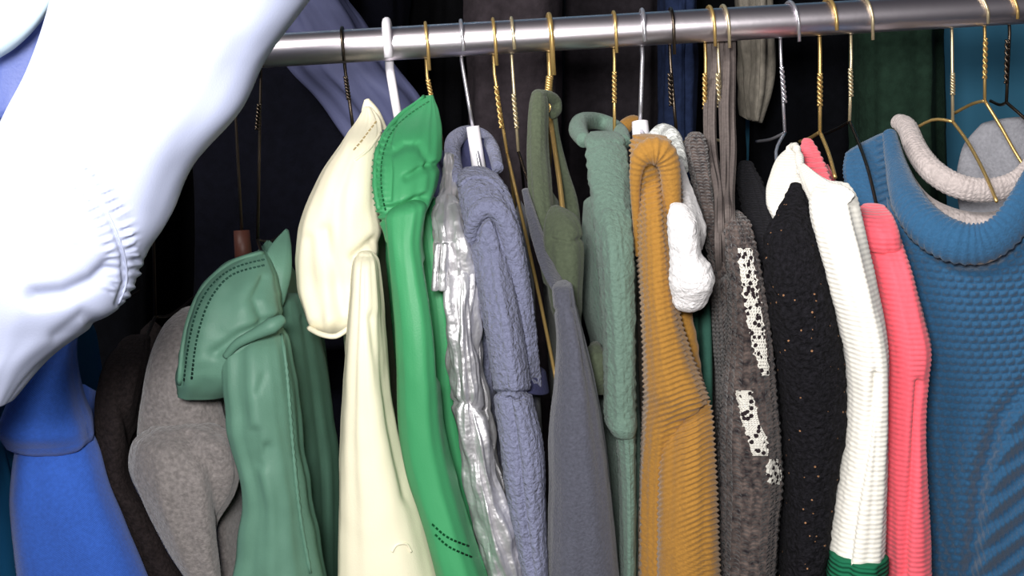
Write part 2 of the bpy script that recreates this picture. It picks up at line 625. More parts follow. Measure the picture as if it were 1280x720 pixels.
# ------------------------------------------------------------------ hangers
def hanger(label, tip, neck, base, arm=None, m='gold', twist=None, wr=0.0017, name='wire_hanger', arm2=None, armm=None, sleeve=None, sleeve_m='white_plastic'):
    B = P(base[0], base[1], 0.0)
    t = thing(name, label, 'hanger', B)
    Nt = P(neck[0], neck[1], RR * 0.75)
    R = RR + wr * 1.2
    xt = P(tip[0], tip[1], -R).x
    zt = P(tip[0], tip[1], -R).z
    pts = [B, B.lerp(Nt, 0.5), Nt]
    for k in range(33):
        th = math.radians(-38 + (190 + 38) * k / 32)
        f = k / 32
        pts.append(Vector((Nt.x + (xt - Nt.x) * f, R * math.cos(th), ZR + R * math.sin(th))))
    pts.append(Vector((xt, -R * 1.02, min(zt, ZR - R * 0.6))))
    mm = M[m]
    tube('hook', t, mm, pts, wr, 10)
    if twist:
        for ph in (0, PI):
            a, b = P(twist[0][0], twist[0][1], 0.0), P(twist[1][0], twist[1][1], 0.0)
            tp = []
            for k in range(61):
                f = k / 60
                an = ph + f * 2 * PI * 3.5
                tp.append(a.lerp(b, f) + Vector((math.cos(an), math.sin(an), 0)) * wr * 0.85)
            tube('twisted_wire', t, mm, tp, wr * 0.72, 8)
    if sleeve:
        a, b, r = P(*sleeve[0], 0.0), P(*sleeve[1], -0.006), sleeve[2]
        tube('neck_block', t, M[sleeve_m], [a, a.lerp(b, 0.5), b], [r, r * 1.05, r * 1.1], 16)
    am = M[armm or m]
    if arm is None:
        arm = [(base[0] + (base[0] - 640) * 0.10, base[1] + 40, -0.10), (base[0] + (base[0] - 640) * 0.16, base[1] + 90, -0.155)]
    near = [B] + [P(*a) for a in arm]
    tube('shoulder_arm', t, am, near, wr, 10, sub=4)
    tip_n = near[-1]
    if arm2:
        far = [B] + [P(*a) for a in arm2]
    else:
        far = [B] + [Vector((B.x + (q.x - B.x) * 0.3, -q.y, min(B.z - 0.01, q.z + 0.02))) for q in near[1:]]
    tube('shoulder_arm', t, am, far, wr, 10, sub=4)
    return t


hanger('dark tarnished wire hanger leftmost on the bar, holding the cream jacket', (430, 76), (431, 84), (443, 172), m='dark_wire', twist=((432, 96), (436, 124)))
hanger('thick white plastic hanger hooked over the bar above the bright green jacket', (486, 72), (487, 86), (498, 150), m='white_plastic', wr=0.0046, name='plastic_hanger')
hanger('brass wire hanger hanging between the bright green and the silver jacket', (537, 88), (534, 96), (546, 165), twist=((535, 100), (541, 130)))
hanger('chrome hook hanger with a white neck block above the periwinkle fleece', (579, 54), (577, 76), (592, 165), m='silver_wire', name='plastic_hanger', sleeve=((591, 158), (601, 226), 0.0068), wr=0.0019, arm=[(606, 232, -0.03), (625, 260, -0.10)])
hanger('brass wire hanger with long shoulder wires running down beside the periwinkle fleece', (621, 82), (618, 92), (634, 192),
       arm=[(652, 270, -0.08), (676, 380, -0.16), (696, 480, -0.22)], twist=((620, 108), (627, 160)))
hanger('wire hanger holding the slim charcoal blue knit by its long neck', (643, 62), (640, 78), (648, 190),
       arm=[(664, 240, -0.05), (678, 295, -0.12), (696, 356, -0.20)], m='pale_gold', armm='dark_wire', twist=((642, 118), (646, 160)))
hanger('brass wire hanger with a bright bar showing inside the olive top', (692, 94), (688, 104), (688, 150),
       arm=[(694, 190, -0.03), (700, 232, -0.08), (704, 268, -0.12)], twist=((687, 96), (685, 118)), wr=0.0026)
hanger('brass wire hanger standing straight up from the sage green fleece', (771, 66), (768, 76), (768, 175), twist=((768, 90), (768, 128)))
hanger('silver hook hanger with a white neck block above the mustard sweater', (806, 52), (803, 72), (800, 160), m='silver_wire', name='plastic_hanger', sleeve=((800, 152), (802, 178), 0.0085), wr=0.0022)
hanger('dark twisted wire hanger above the white fluffy knit', (843, 68), (838, 78), (846, 172), m='dark_wire', twist=((837, 92), (839, 132)), arm=[(848, 198, -0.09), (852, 232, -0.14)])
hanger('brass wire hanger, the left of the two above the brown patterned cardigan', (894, 58), (882, 74), (882, 172), twist=((881, 92), (881, 136)), arm=[(877, 200, -0.085), (883, 238, -0.12)])
hanger('brass wire hanger, the right of the two above the brown patterned cardigan', (912, 60), (898, 74), (904, 176), m='pale_gold', twist=((897, 92), (899, 134)), arm=[(909, 222, -0.10), (917, 292, -0.195)])
hanger('wire hanger with silver twist above the black flecked sweater', (999, 52), (976, 70), (981, 166),
       arm=[(970, 190, -0.04), (976, 228, -0.10)], m='silver_wire', twist=((977, 84), (981, 128)))
hanger('yellow brass wire hanger holding the coral sweater and its bent shoulder wire', (1046, 38), (1025, 66), (1025, 165),
       arm=[(1036, 192, -0.04), (1044, 222, -0.08)], twist=((1025, 92), (1025, 132)), wr=0.002)
hanger('wire hanger reaching down into the collar of the coral sweater front', (1091, 50), (1064, 72), (1062, 152),
       arm=[(1074, 180, -0.04), (1086, 215, -0.10), (1097, 262, -0.16)], m='pale_gold', armm='dark_wire', twist=((1063, 86), (1064, 120)),
       arm2=[(1048, 160, 0.03), (1030, 168, 0.08)])
hanger('brass wire hanger crossing the oatmeal collar and entering the blue sweater', (1235, 30), (1190, 44), (1191, 152),
       arm=[(1210, 178, -0.04), (1230, 215, -0.10), (1246, 252, -0.152)], twist=((1191, 92), (1191, 118)), m='pale_gold', armm='gold',
       arm2=[(1165, 150, 0.02), (1132, 168, 0.05)])
hanger('brass wire hanger nearest the right edge but one, above the grey felt piece', (1272, 24), (1231, 40), (1231, 126),
       arm=[(1252, 160, -0.02), (1270, 192, -0.04), (1292, 226, -0.06)], twist=((1232, 48), (1231, 98)), m='gold',
       arm2=[(1215, 130, 0.02), (1192, 142, 0.05)])
hanger('dark brass wire hanger at the right edge against the blue wall', (1300, 18), (1262, 42), (1258, 128),
       arm=[(1272, 140, -0.02), (1300, 165, -0.05)], twist=((1259, 50), (1258, 104)), m='dark_wire', arm2=[(1250, 131, 0.03), (1238, 126, 0.05)])

# dark hanger necks in the shade at the left
hanger('thin dark wire hanger in the black shade left of the cream jacket', (328, 84), (326, 92), (322, 300), m='dark_wire', twist=((324, 130), (321, 162)), arm=[(326, 312, -0.05), (332, 330, -0.1)])
hanger('dark wire hanger with a brown wooden neck block above the pine green jacket', (290, 86), (292, 96), (304, 326), m='dark_wire', arm=[(290, 352, -0.05), (256, 402, -0.12)], sleeve=((302, 288), (305, 330), 0.0085), sleeve_m='brown_wood', name='wooden_hanger')
hanger('dark wire hanger hidden behind the pale sleeve, holding the royal blue top', (110, 98), (108, 104), (112, 390), m='dark_wire', arm=[(104, 400, -0.05), (84, 420, -0.15)])
hanger('dark wire hanger hidden behind the pale sleeve, holding the brown black coat', (190, 94), (188, 100), (194, 396), m='dark_wire', arm=[(188, 410, -0.05), (172, 450, -0.14)])


# ------------------------------------------------------------------ garments
def garment(name, label, cat, px, Y=-0.15):
    b = P(px, 740, Y)
    return thing(name, label, cat, (b.x, b.y, 0.86))


# --- royal blue top
g = garment('jersey_top', 'royal blue jersey top with a rolled sleeve edge at lower left', 'top', 90)
sl = loft('shoulder', g, M['royal'], [(400, 46, 98, -0.166, 0.016), (450, 30, 94, -0.206, 0.026), (500, 14, 102, -0.221, 0.036), (528, 5, 112, -0.226, 0.04), (546, 8, 116, -0.224, 0.032)],
          e=0.75, seed=1, cap=0.5)
loft('sleeve', g, M['royal'], [(520, 34, 101, -0.206, 0.027), (560, 22, 119, -0.211, 0.033), (610, 17, 134, -0.216, 0.035), (660, 20, 155, -0.216, 0.035), (740, 30, 189, -0.216, 0.035)], e=0.8, seed=2)
body(g, M['royal'], 104, 480, 0.02, seed=1)
far_sleeve(g, M['royal'], 112, 400)
# --- teal top at the left edge
g = garment('nylon_pullover', 'teal blue nylon sleeve cut off by the left edge of the picture', 'top', -40)
loft('sleeve', g, M['teal_nylon'], [(560, -70, -2, -0.17, .03), (612, -80, 10, -0.19, .034), (650, -80, 17, -0.19, .034), (740, -76, 22, -0.19, .034)], seed=3)
body(g, M['teal_nylon'], 30, 330, 0.018, seed=2)
# --- brown black coat
g = garment('wool_coat', 'brown black wool coat between the royal blue top and the grey coat', 'coat', 180)
o = loft('sleeve', g, M['brown_black'], [(424, 153, 187, -0.122, 0.014), (450, 133, 185, -0.157, 0.022), (490, 123, 177, -0.172, 0.028), (540, 124, 167, -0.177, 0.028), (590, 133, 167, -0.177, 0.028),
                                         (640, 153, 197, -0.177, 0.028), (740, 199, 251, -0.177, 0.028)], seed=4,
         disp=lambda x, y, a, v: groove(x, y, [(148, 440), (150, 500), (166, 545), (190, 610)], 6, 0.006))
body(g, M['brown_black'], 190, 400, 0.02, seed=3)
far_sleeve(g, M['brown_black'], 190, 400)
# --- grey wool coat
g = garment('wool_coat', 'grey boiled wool coat with a bunched sleeve below the pine green jacket', 'coat', 240)
loft('shoulder', g, M['grey_wool'], [(388, 224, 250, -0.132, 0.014), (405, 206, 256, -0.147, 0.022), (440, 191, 262, -0.164, 0.028), (490, 180, 270, -0.174, 0.03), (540, 172, 284, -0.177, 0.024)], seed=5, cap=0.4)
loft('sleeve', g, M['grey_wool'], [(538, 190, 274, -0.205, 0.02), (552, 172, 292, -0.21, 0.03), (585, 167, 300, -0.212, 0.034), (620, 178, 298, -0.212, 0.034), (670, 207, 292, -0.212, 0.032), (740, 252, 296, -0.212, 0.028)], seed=6, cap=0.3,
     fold=(0.006, 1.6, 9.0), disp=lambda x, y, a, v: groove(x, y, [(240, 556), (268, 590), (288, 650), (296, 720)], 16, 0.018))
body(g, M['grey_wool'], 290, 335, 0.016, seed=4)
far_sleeve(g, M['grey_wool'], 290, 335)
# --- pine green jacket
g = garment('windbreaker', 'pine green nylon jacket with stitched shoulder edge beside the cream jacket', 'jacket', 340)


def pine_cap(x, y, a, v):
    return (groove(x, y, [(268, 442), (300, 420), (350, 400)], 7, 0.006) + groove(x, y, [(330, 350), (318, 375), (330, 400)], 7, 0.004)
            + groove(x, y, [(240, 375), (228, 430), (226, 480)], 3, 0.002) + 0.0015 * noise.noise(Vector((x / 22, y / 16, 3))))


cp = loft('shoulder', g, M['pine'], [(316, 316, 332, -0.19, .010), (328, 283, 340, -0.20, .020), (350, 257, 347, -0.212, .028), (385, 237, 353, -0.222, .034), (430, 226, 352, -0.228, .036), (466, 220, 330, -0.226, .032), (490, 220, 296, -0.222, .020)],
          n=90, sub=16, e=0.85, disp=pine_cap, seed=7, cap=0.3)
for dx in (8, 17):
    stitches(cp, [(330, 318 + dx * .8), (292, 329 + dx * .8), (258 + dx * .7, 353 + dx * .6), (238 + dx, 387 + dx * .3), (228 + dx, 430), (222 + dx, 478)], 0.0010, M['pine_dark'])
seam(cp, [(329, 316), (290, 328), (258, 354), (240, 386), (229, 430), (224, 480)], 0.0022, M['pine'], 'piping')
slv = loft('sleeve', g, M['pine'], [(405, 300, 346, -0.222, .016), (425, 284, 356, -0.235, .028), (460, 280, 364, -0.243, .034), (510, 286, 370, -0.245, .036), (560, 294, 376, -0.245, .036), (610, 308, 384, -0.245, .036), (660, 300, 392, -0.245, .036), (740, 284, 408, -0.245, .038)],
           n=90, sub=16, seed=8, fold=(0.004, 1.6, 4), disp=lambda x, y, a, v: groove(x, y, [(320, 540), (325, 580), (332, 560)], 8, 0.004) + groove(x, y, [(330, 470), (322, 490)], 4, 0.0015) + 0.002 * noise.noise(Vector((x / 30, y / 40, 1))))
seam(slv, [(352, 418), (358, 460), (363, 520), (368, 580), (376, 650), (388, 716)], 0.0016, M['pine'], 'seam', rib=(0.35, 0.007))
loft('front_panel', g, M['pine'], [(372, 352, 380, (-0.17, -0.12), .006), (410, 352, 396, (-0.18, -0.1), .010), (460, 356, 408, (-0.18, -0.08), .011), (520, 360, 416, (-0.18, -0.08), .012), (580, 366, 424, (-0.18, -0.08), .012), (740, 380, 426, (-0.18, -0.08), .012)], seed=9, e=0.9,
     disp=lambda x, y, a, v: groove(x, y, [(378, 400), (392, 500), (404, 600), (410, 740)], 4, 0.004))
loft('collar', g, M['pine'], [((357, 286), (361, 289), -0.15, .003), ((342, 302), (364, 310), -0.17, .005), ((333, 318), (364, 340), -0.185, .007), ((338, 342), (358, 368), -0.19, .006), ((346, 360), (354, 382), -0.19, .004)], e=0.9, ext=False, fold=(0.001, 2, 8), wr=None, cap=0.2)
tube('fold_edge', g, M['pine'], [P(282, 446, -0.262), P(296, 430, -0.266), P(318, 418, -0.268), P(340, 407, -0.268), P(354, 398, -0.262)], [.003, .004, .005, .007, .004], 12, sub=5)
body(g, M['pine'], 335, 300, 0.022, seed=5)
far_sleeve(g, M['pine'], 335, 300)
# --- cream jacket
g = garment('windbreaker', 'cream nylon jacket with broad smooth shoulder left of the bright green jacket', 'jacket', 460)


def cream_d(x, y, a, v):
    return (groove(x, y, [(405, 290), (418, 340), (432, 400)], 9, 0.005) + groove(x, y, [(384, 300), (388, 340), (398, 400)], 8, 0.003) + groove(x, y, [(468, 302), (445, 322)], 7, 0.006)
            + 0.002 * noise.noise(Vector((x / 26, y / 40, 3))))


cp = loft('shoulder', g, M['cream'], [(134, 455, 464, -0.09, 0.006), (150, 445, 474, -0.105, 0.014), (175, 427, 476, -0.145, 0.026), (210, 403, 472, -0.165, 0.03), (250, 383, 472, -0.175, 0.03), (300, 369, 476, -0.18, 0.03), (350, 369, 466, -0.178, 0.03), (390, 379, 456, -0.19, 0.03), (413, 390, 442, -0.186, 0.018)],
          n=90, disp=cream_d, seed=10, cap=0.2)
stitches(cp, [(470, 152), (452, 176), (440, 190)], 0.0008, M['cream_dark'])
seam(cp, [(476, 166), (462, 186), (444, 200)], 0.0012, M['cream'])
tube('hem_edge', g, M['cream'], [P(386, 410, -0.21), P(402, 418, -0.222), P(420, 420, -0.226), P(436, 410, -0.222)], .0025, 10, sub=5)
sl = loft('sleeve', g, M['cream'], [(318, 448, 468, -0.225, 0.008), (330, 443, 474, -0.23, 0.018), (370, 440, 478, -0.236, 0.024), (430, 435, 484, -0.24, 0.028), (490, 431, 491, -0.24, 0.03), (560, 427, 504, -0.24, 0.032), (630, 426, 522, -0.24, 0.034), (740, 424, 548, -0.24, 0.034)],
          n=80, seed=11, cap=0.5, disp=lambda x, y, a, v: groove(x, y, [(466, 400), (476, 450), (492, 530), (512, 620)], 10, 0.004))
stitches(sl, [(484, 400), (490, 440), (494, 490), (502, 540), (516, 600)], 0.0008, M['cream_dark'])
seam(sl, [(490, 690), (496, 681), (508, 680), (514, 690)], 0.0012, M['cream'], 'cuff_tab')
loft('collar', g, M['cream'], [((455, 126), (462, 124), -0.06, .004), ((452, 140), (474, 138), -0.07, .007), ((456, 158), (484, 160), -0.09, .009)], e=0.9, ext=False, fold=None, wr=None)
body(g, M['cream'], 446, 176, 0.02, seed=6, drop=.12)
far_sleeve(g, M['cream'], 446, 176)
# --- bright green jacket
g = garment('windbreaker', 'bright green nylon jacket with gathered elastic collar band, twisted at the neck', 'jacket', 540)


def em_d(x, y, a, v):
    band, s, sg = seg_dist(x, y, [(534, 122), (500, 146), (480, 166), (469, 198), (468, 235), (474, 280)])
    d = 0.0016 * math.sin(2 * PI * s / 8.0) * math.exp(-(band / 9) ** 2) if s > 50 else 0.0
    d += groove(x, y, [(494, 150), (485, 182), (488, 215), (486, 250)], 3, 0.0035)
    d += groove(x, y, [(492, 190), (505, 182), (518, 182)], 5, 0.005) + groove(x, y, [(508, 222), (528, 212), (545, 206)], 5, 0.005)
    d += groove(x, y, [(484, 262), (502, 258), (530, 246)], 5, 0.006) + groove(x, y, [(524, 180), (538, 206)], 5, 0.003)
    return d


cp = loft('shoulder', g, M['emerald'], [((526, 121), (541, 119), -0.10, .006), ((502, 142), (546, 140), -0.13, .014), ((480, 166), (549, 165), -0.165, .024), ((468, 197), (549, 196), -0.19, .032), ((466, 230), (546, 226), -0.205, .034), ((470, 256), (539, 250), -0.215, .032), ((478, 280), (530, 272), -0.222, .026), ((482, 300), (528, 296), -0.225, .018)],
          n=110, sub=20, seed=12, disp=em_d, cap=0.2, fold=(0.003, 1.6, 9))
stitches(cp, [(536, 127), (508, 146), (488, 168), (478, 198), (477, 235), (483, 268)], 0.0008, M['emerald_dark'])
seam(cp, [(530, 121), (502, 143), (481, 166), (470, 198), (469, 234), (474, 262)], 0.0022, M['emerald'], 'elastic_band', rib=(0.25, 0.006))
sl = loft('sleeve', g, M['emerald'], [((480, 272), (534, 258), -0.238, .02), (300, 483, 529, -0.244, 0.023), (340, 487, 535, -0.248, 0.027), (400, 492, 546, -0.252, 0.031), (460, 495, 550, -0.254, 0.033), (530, 498, 555, -0.254, 0.033), (590, 509, 568, -0.254, 0.033), (650, 529, 584, -0.254, 0.035), (740, 553, 614, -0.254, 0.035)],
          n=80, seed=13, fold=(0.002, 1.3, 4), disp=lambda x, y, a, v: groove(x, y, [(536, 330), (545, 400), (552, 470)], 5, 0.004))
stitches(sl, [(540, 655), (560, 672), (590, 684)], 0.0010, M['emerald_dark'])
stitches(sl, [(544, 668), (562, 684), (594, 698)], 0.0010, M['emerald_dark'])
loft('front_panel', g, M['emerald'], [(250, 520, 548, (-0.16, -0.155), .008), (330, 530, 554, (-0.18, -0.168), .010), (420, 540, 562, (-0.19, -0.172), .011), (520, 545, 568, (-0.19, -0.172), .012), (740, 590, 624, (-0.19, -0.172), .012)], seed=14)
body(g, M['emerald'], 500, 170, 0.018, seed=7, drop=.13)
far_sleeve(g, M['emerald'], 500, 170)
# --- silver jacket
g = garment('foil_jacket', 'crumpled silver foil jacket between the bright green jacket and the periwinkle fleece', 'jacket', 610)
fold_s = (0.007, 2.4, 18)
loft('shoulder', g, M['foil'], [(246, 547, 570, -0.18, 0.007), (262, 542, 576, -0.195, 0.015), (290, 541, 582, -0.21, 0.019), (320, 545, 586, -0.215, 0.019), (350, 550, 588, -0.215, 0.013)], n=70, sub=14, seed=15, fold=fold_s, wr=(.004, 60))
loft('sleeve', g, M['foil'], [(318, 555, 589, -0.212, 0.012), (360, 558, 593, -0.218, 0.02), (430, 562, 598, -0.222, 0.024), (490, 568, 606, -0.222, 0.026), (550, 574, 617, -0.222, 0.028), (610, 584, 631, -0.222, 0.028), (670, 596, 647, -0.222, 0.028), (740, 612, 673, -0.222, 0.028)], n=80, sub=16, seed=16, fold=fold_s, wr=(.004, 40),
     disp=lambda x, y, a, v: groove(x, y, [(564, 502), (590, 506), (606, 514)], 4, 0.004))
for x0, x1 in ((540, 549), (549, 560)):
    loft('drawstring_tab', g, M['foil'], [(305, x0 + 3, x1 + 2, -0.232, .003), (330, x0 + 1, x1, -0.236, .003), (362, x0 - 1, x1 - 1, -0.238, .003)], n=20, sub=6, ext=False, fold=None, wr=None)
loft('hood', g, M['foil'], [(193, 556, 568, -0.06, .010), (206, 555, 573, -0.07, .016), (226, 554, 574, -0.085, .018), (246, 552, 574, -0.11, .016)], n=50, seed=17, fold=fold_s, wr=(.004, 80), ext=False)
body(g, M['foil'], 556, 215, 0.012, seed=8)
far_sleeve(g, M['foil'], 556, 215, r=.012)
# --- periwinkle sherpa
g = garment('fleece_jacket', 'periwinkle blue sherpa fleece with a rounded shoulder under a white hanger neck', 'fleece', 630)
tube('collar', g, M['peri'], [P(574, 226, -0.10), P(566, 196, -0.05), P(568, 176, 0.0), P(584, 166, 0.04), P(604, 170, 0.04), P(616, 186, 0.0), P(622, 210, -0.05)], [.006, .008, .009, .008, .007, .007, .006], 16, sub=6)
loft('collar_lining', g, M['peri_dark'], [(176, 580, 608, 0.02, .008), (196, 574, 616, 0.02, .010), (226, 576, 626, 0.0, .012)], ext=False, fold=None)


def peri_d(x, y, a, v):
    return 0.0011 * noise.noise(Vector((x / 5, y / 4, a))) + groove(x, y, [(590, 300), (595, 278), (610, 268), (622, 276), (630, 300), (645, 370), (655, 440)], 6, 0.008)


tube('shoulder_fold', g, M['peri'], [P(594, 330, -0.205), P(589, 302, -0.222), P(590, 280, -0.232), P(599, 264, -0.236), P(614, 259, -0.236), P(629, 272, -0.236), P(640, 305, -0.234), P(650, 370, -0.230), P(658, 440, -0.222), P(662, 480, -0.212)],
     [.003, .005, .007, .0085, .009, .009, .009, .009, .008, .004], 20, sub=10)
cp = loft('shoulder', g, M['peri'], [(212, 580, 612, -0.17, .014), (222, 573, 626, -0.185, .022), (245, 573, 640, -0.20, .030), (280, 580, 650, -0.21, .034), (330, 590, 660, -0.213, .034), (390, 600, 668, -0.213, .032), (440, 612, 673, -0.21, .030), (478, 622, 676, -0.206, .022)],
          n=120, sub=22, seed=18, disp=peri_d, cap=0.6)
seam(cp, [(574, 232), (590, 222), (612, 224), (628, 240)], 0.002, M['peri'], 'seam')
sl = loft('sleeve', g, M['peri'], [(262, 602, 622, -0.205, 0.008), (290, 596, 630, -0.215, 0.018), (330, 597, 637, -0.228, 0.026), (400, 607, 650, -0.242, 0.028), (470, 617, 660, -0.246, 0.028), (489, 619, 661, -0.243, 0.024), (496, 620, 664, -0.246, 0.028), (560, 627, 679, -0.248, 0.031), (620, 634, 682, -0.248, 0.031), (740, 658, 687, -0.248, 0.03)],
          n=100, sub=22, seed=19, disp=lambda x, y, a, v: 0.0010 * noise.noise(Vector((x / 4, y / 4, a))) + groove(x, y, [(636, 500), (645, 560), (655, 640), (664, 720)], 5, 0.004) + groove(x, y, [(612, 490), (640, 492), (664, 490)], 2.5, 0.004))
loft('pocket_flap', g, M['peri_dark'], [(462, 648, 680, (-0.235, -0.19), .008), (486, 652, 684, (-0.235, -0.19), .008)], ext=False, fold=None, wr=None)
body(g, M['peri'], 598, 222, 0.018, seed=9, drop=.11)
far_sleeve(g, M['peri'], 598, 222)
# --- charcoal knit
g = garment('knit_dress', 'slim charcoal blue knit dress with narrow neck on a long wire hanger', 'dress', 730)
loft('neck', g, M['charcoal'], [((652, 238), (660, 236), -0.10, .006), ((662, 290), (676, 284), -0.15, .009), ((676, 335), (700, 345), -0.20, .014), ((690, 362), (716, 366), -0.222, .018)], seed=20, ext=False)
loft('sleeve', g, M['charcoal'], [(352, 700, 710, -0.225, 0.007), (358, 692, 716, -0.232, 0.015), (380, 693, 720, -0.24, 0.021), (420, 697, 730, -0.244, 0.027), (480, 694, 744, -0.246, 0.031), (540, 688, 754, -0.246, 0.033), (610, 689, 762, -0.246, 0.035), (740, 686, 774, -0.246, 0.035)], n=60, seed=21, e=0.85, fold=(.003, 1.5, 5),
     disp=lambda x, y, a, v: groove(x, y, [(688, 390), (702, 386), (716, 384)], 3, 0.002))
body(g, M['charcoal'], 650, 250, 0.012, seed=10)
# --- olive top
g = garment('chenille_top', 'olive green chenille top looped over a brass hanger behind the charcoal dress', 'top', 720)
loft('strap', g, M['olive'], [(118, 664, 682, -0.02, .010), (135, 661, 684, -0.03, .013), (180, 659, 684, -0.05, .015), (230, 661, 688, -0.09, .016), (290, 668, 694, -0.12, .016), (350, 680, 704, -0.14, .016)], seed=22, ext=False, cap=0.9)
tube('strap_loop', g, M['olive'], [P(674, 118, -0.02), P(684, 120, -0.01), P(694, 126, 0.0), P(695, 138, 0.0), P(690, 144, -0.01)], [.005, .006, .006, .006, .004], 12, sub=4)
loft('strap', g, M['olive'], [(140, 688, 696, 0.01, .008), (170, 692, 700, 0.0, .010), (210, 696, 710, -0.03, .011), (250, 702, 722, -0.06, .012), (300, 708, 728, -0.08, .012)], seed=23, ext=False)
loft('shoulder', g, M['olive'], [((688, 260), (698, 257), -0.15, .006), ((684, 270), (712, 264), -0.158, .012), ((682, 284), (725, 276), -0.165, .018), (300, 682, 730, -0.17, .024), (330, 684, 730, -0.175, .026), (380, 690, 727, -0.175, .024), (440, 700, 730, -0.17, .022), (740, 720, 770, -0.165, .022)], seed=24, n=60, disp=lambda x, y, a, v: groove(x, y, [(690, 300), (710, 304), (730, 298)], 3, .003))
loft('cuff', g, M['olive'], [(432, 738, 752, -0.18, .010), (442, 734, 757, -0.185, .014), (470, 736, 758, -0.185, .014), (488, 742, 758, -0.18, .010)], ext=False, n=30, cap=.7)
body(g, M['olive'], 690, 240, 0.014, seed=11)
# --- sage fleece
g = garment('fleece_jacket', 'sage green fleece with a rolled funnel collar left of the mustard sweater', 'fleece', 780)
tube('collar', g, M['sage'], [P(730, 176, -0.07), P(723, 163, -0.02), P(727, 153, 0.02), P(744, 151, 0.045), P(764, 157, 0.04), P(776, 166, 0.0), P(780, 178, -0.04)], [.007, .010, .010, .009, .0085, .008, .007], 18, sub=7)
loft('neck', g, M['sage'], [(166, 736, 772, -0.1, 0.014), (174, 730, 781, -0.115, 0.022), (200, 732, 785, -0.14, 0.028), (240, 737, 788, -0.175, 0.032), (275, 741, 790, -0.2, 0.034), (310, 746, 792, -0.212, 0.034)], n=70, sub=14, seed=25, cap=0.3, fold=(.0015, 1.5, 6), disp=lambda x, y, a, v: groove(x, y, [(732, 186), (758, 178), (786, 182)], 3, .002) + .0014 * noise.noise(Vector((x / 5, y / 5, a))))
sl = loft('sleeve', g, M['sage'], [(262, 742, 787, -0.2, 0.026), (300, 746, 791, -0.218, 0.032), (350, 750, 793, -0.225, 0.032), (420, 755, 794, -0.226, 0.032), (480, 756, 794, -0.226, 0.032), (522, 757, 795, -0.226, 0.031), (530, 768, 794, -0.226, 0.028), (600, 774, 794, -0.226, 0.028), (740, 776, 793, -0.226, 0.028)], n=70, sub=14, seed=26, disp=lambda x, y, a, v: .0016 * noise.noise(Vector((x / 5, y / 5, a))))
loft('cuff', g, M['sage'], [(516, 757, 795, -0.23, 0.03), (526, 756, 796, -0.23, 0.031), (534, 760, 795, -0.23, 0.029)], ext=False, fold=None)
loft('side_panel', g, M['sage'], [(250, 733, 752, (-0.10, -0.15), .008), (310, 729, 756, (-0.08, -0.16), .010), (370, 728, 757, (-0.08, -0.16), .010), (440, 742, 760, (-0.08, -0.16), .010), (560, 752, 776, (-0.08, -0.16), .012), (740, 764, 782, (-0.08, -0.16), .012)], seed=27)
body(g, M['sage'], 762, 190, 0.016, seed=12, drop=.11)
far_sleeve(g, M['sage'], 762, 190)
# --- mustard sweater
g = garment('knit_sweater', 'mustard yellow ribbed sweater with drop shoulder near the middle of the rail', 'sweater', 850)
tube('back_collar', g, M['mustard'], [P(772, 176, 0.02), P(780, 160, 0.03), P(792, 153, 0.04), P(806, 160, 0.04)], [.006, .008, .008, .006], 14, sub=6)


def rib_y(sp, amp, slope=0.0, x0=800):
    return lambda x, y, a, v: amp * math.sin(2 * PI * (y + slope * (x - x0)) / sp)


def mus_c(x, y, a, v):
    return 0.0011 * math.sin(2 * PI * (y - 0.15 * (x - 800)) / 6.5) + groove(x, y, [(789, 300), (792, 240), (802, 212), (818, 206), (828, 214), (833, 250), (836, 300)], 6, .011)


loft('shoulder', g, M['mustard'], [((791, 170), (834, 172), -0.125, .010), ((788, 182), (842, 186), -0.14, .022), ((790, 210), (847, 212), -0.168, .030), (250, 797, 849, -0.19, 0.034), (290, 797, 848, -0.2, 0.036), (330, 797, 846, -0.205, 0.034), (380, 801, 850, -0.206, 0.032), (430, 804, 862, -0.207, 0.034), (470, 805, 876, -0.208, 0.036), (496, 804, 884, -0.208, 0.036), (520, 803, 886, -0.206, 0.034), (600, 802, 888, -0.204, 0.032), (740, 801, 892, -0.202, 0.032)],
     n=90, sub=30, seed=28, disp=mus_c, cap=0.5, fold=(.003, 1.5, 6))
tube('shoulder_fold', g, M['mustard'], [P(797, 320, -0.212), P(795, 270, -0.224), P(794, 235, -0.230), P(796, 210, -0.233), P(803, 195, -0.234), P(816, 189, -0.234), P(829, 193, -0.234), P(837, 212, -0.233), P(840, 250, -0.231), P(841, 300, -0.229), P(847, 355, -0.226), P(860, 430, -0.220), P(874, 486, -0.204)],
     [.002, .0035, .0045, .0062, .0095, .0122, .0115, .0092, .0078, .0074, .008, .009, .004], 26, sub=16, rib=(.05, .0046))
loft('front_band', g, M['mustard'], [(202, 803, 824, -0.199, .010), (216, 800, 829, -0.207, .016), (232, 799, 831, -0.214, 0.018), (270, 799, 834, -0.226, 0.024), (330, 799, 840, -0.238, 0.026), (390, 801, 848, -0.246, 0.028), (440, 803, 862, -0.247, 0.03), (480, 804, 878, -0.247, 0.032), (500, 805, 882, -0.244, 0.03), (530, 804, 852, -0.238, 0.026), (620, 801, 840, -0.232, 0.022), (740, 800, 836, -0.23, 0.022)],
     n=90, sub=30, seed=29, disp=lambda x, y, a, v: 0.0011 * math.sin(2 * PI * (y + 0.35 * (x - 800)) / 7.0), fold=(.003, 1.5, 6), cap=.5)
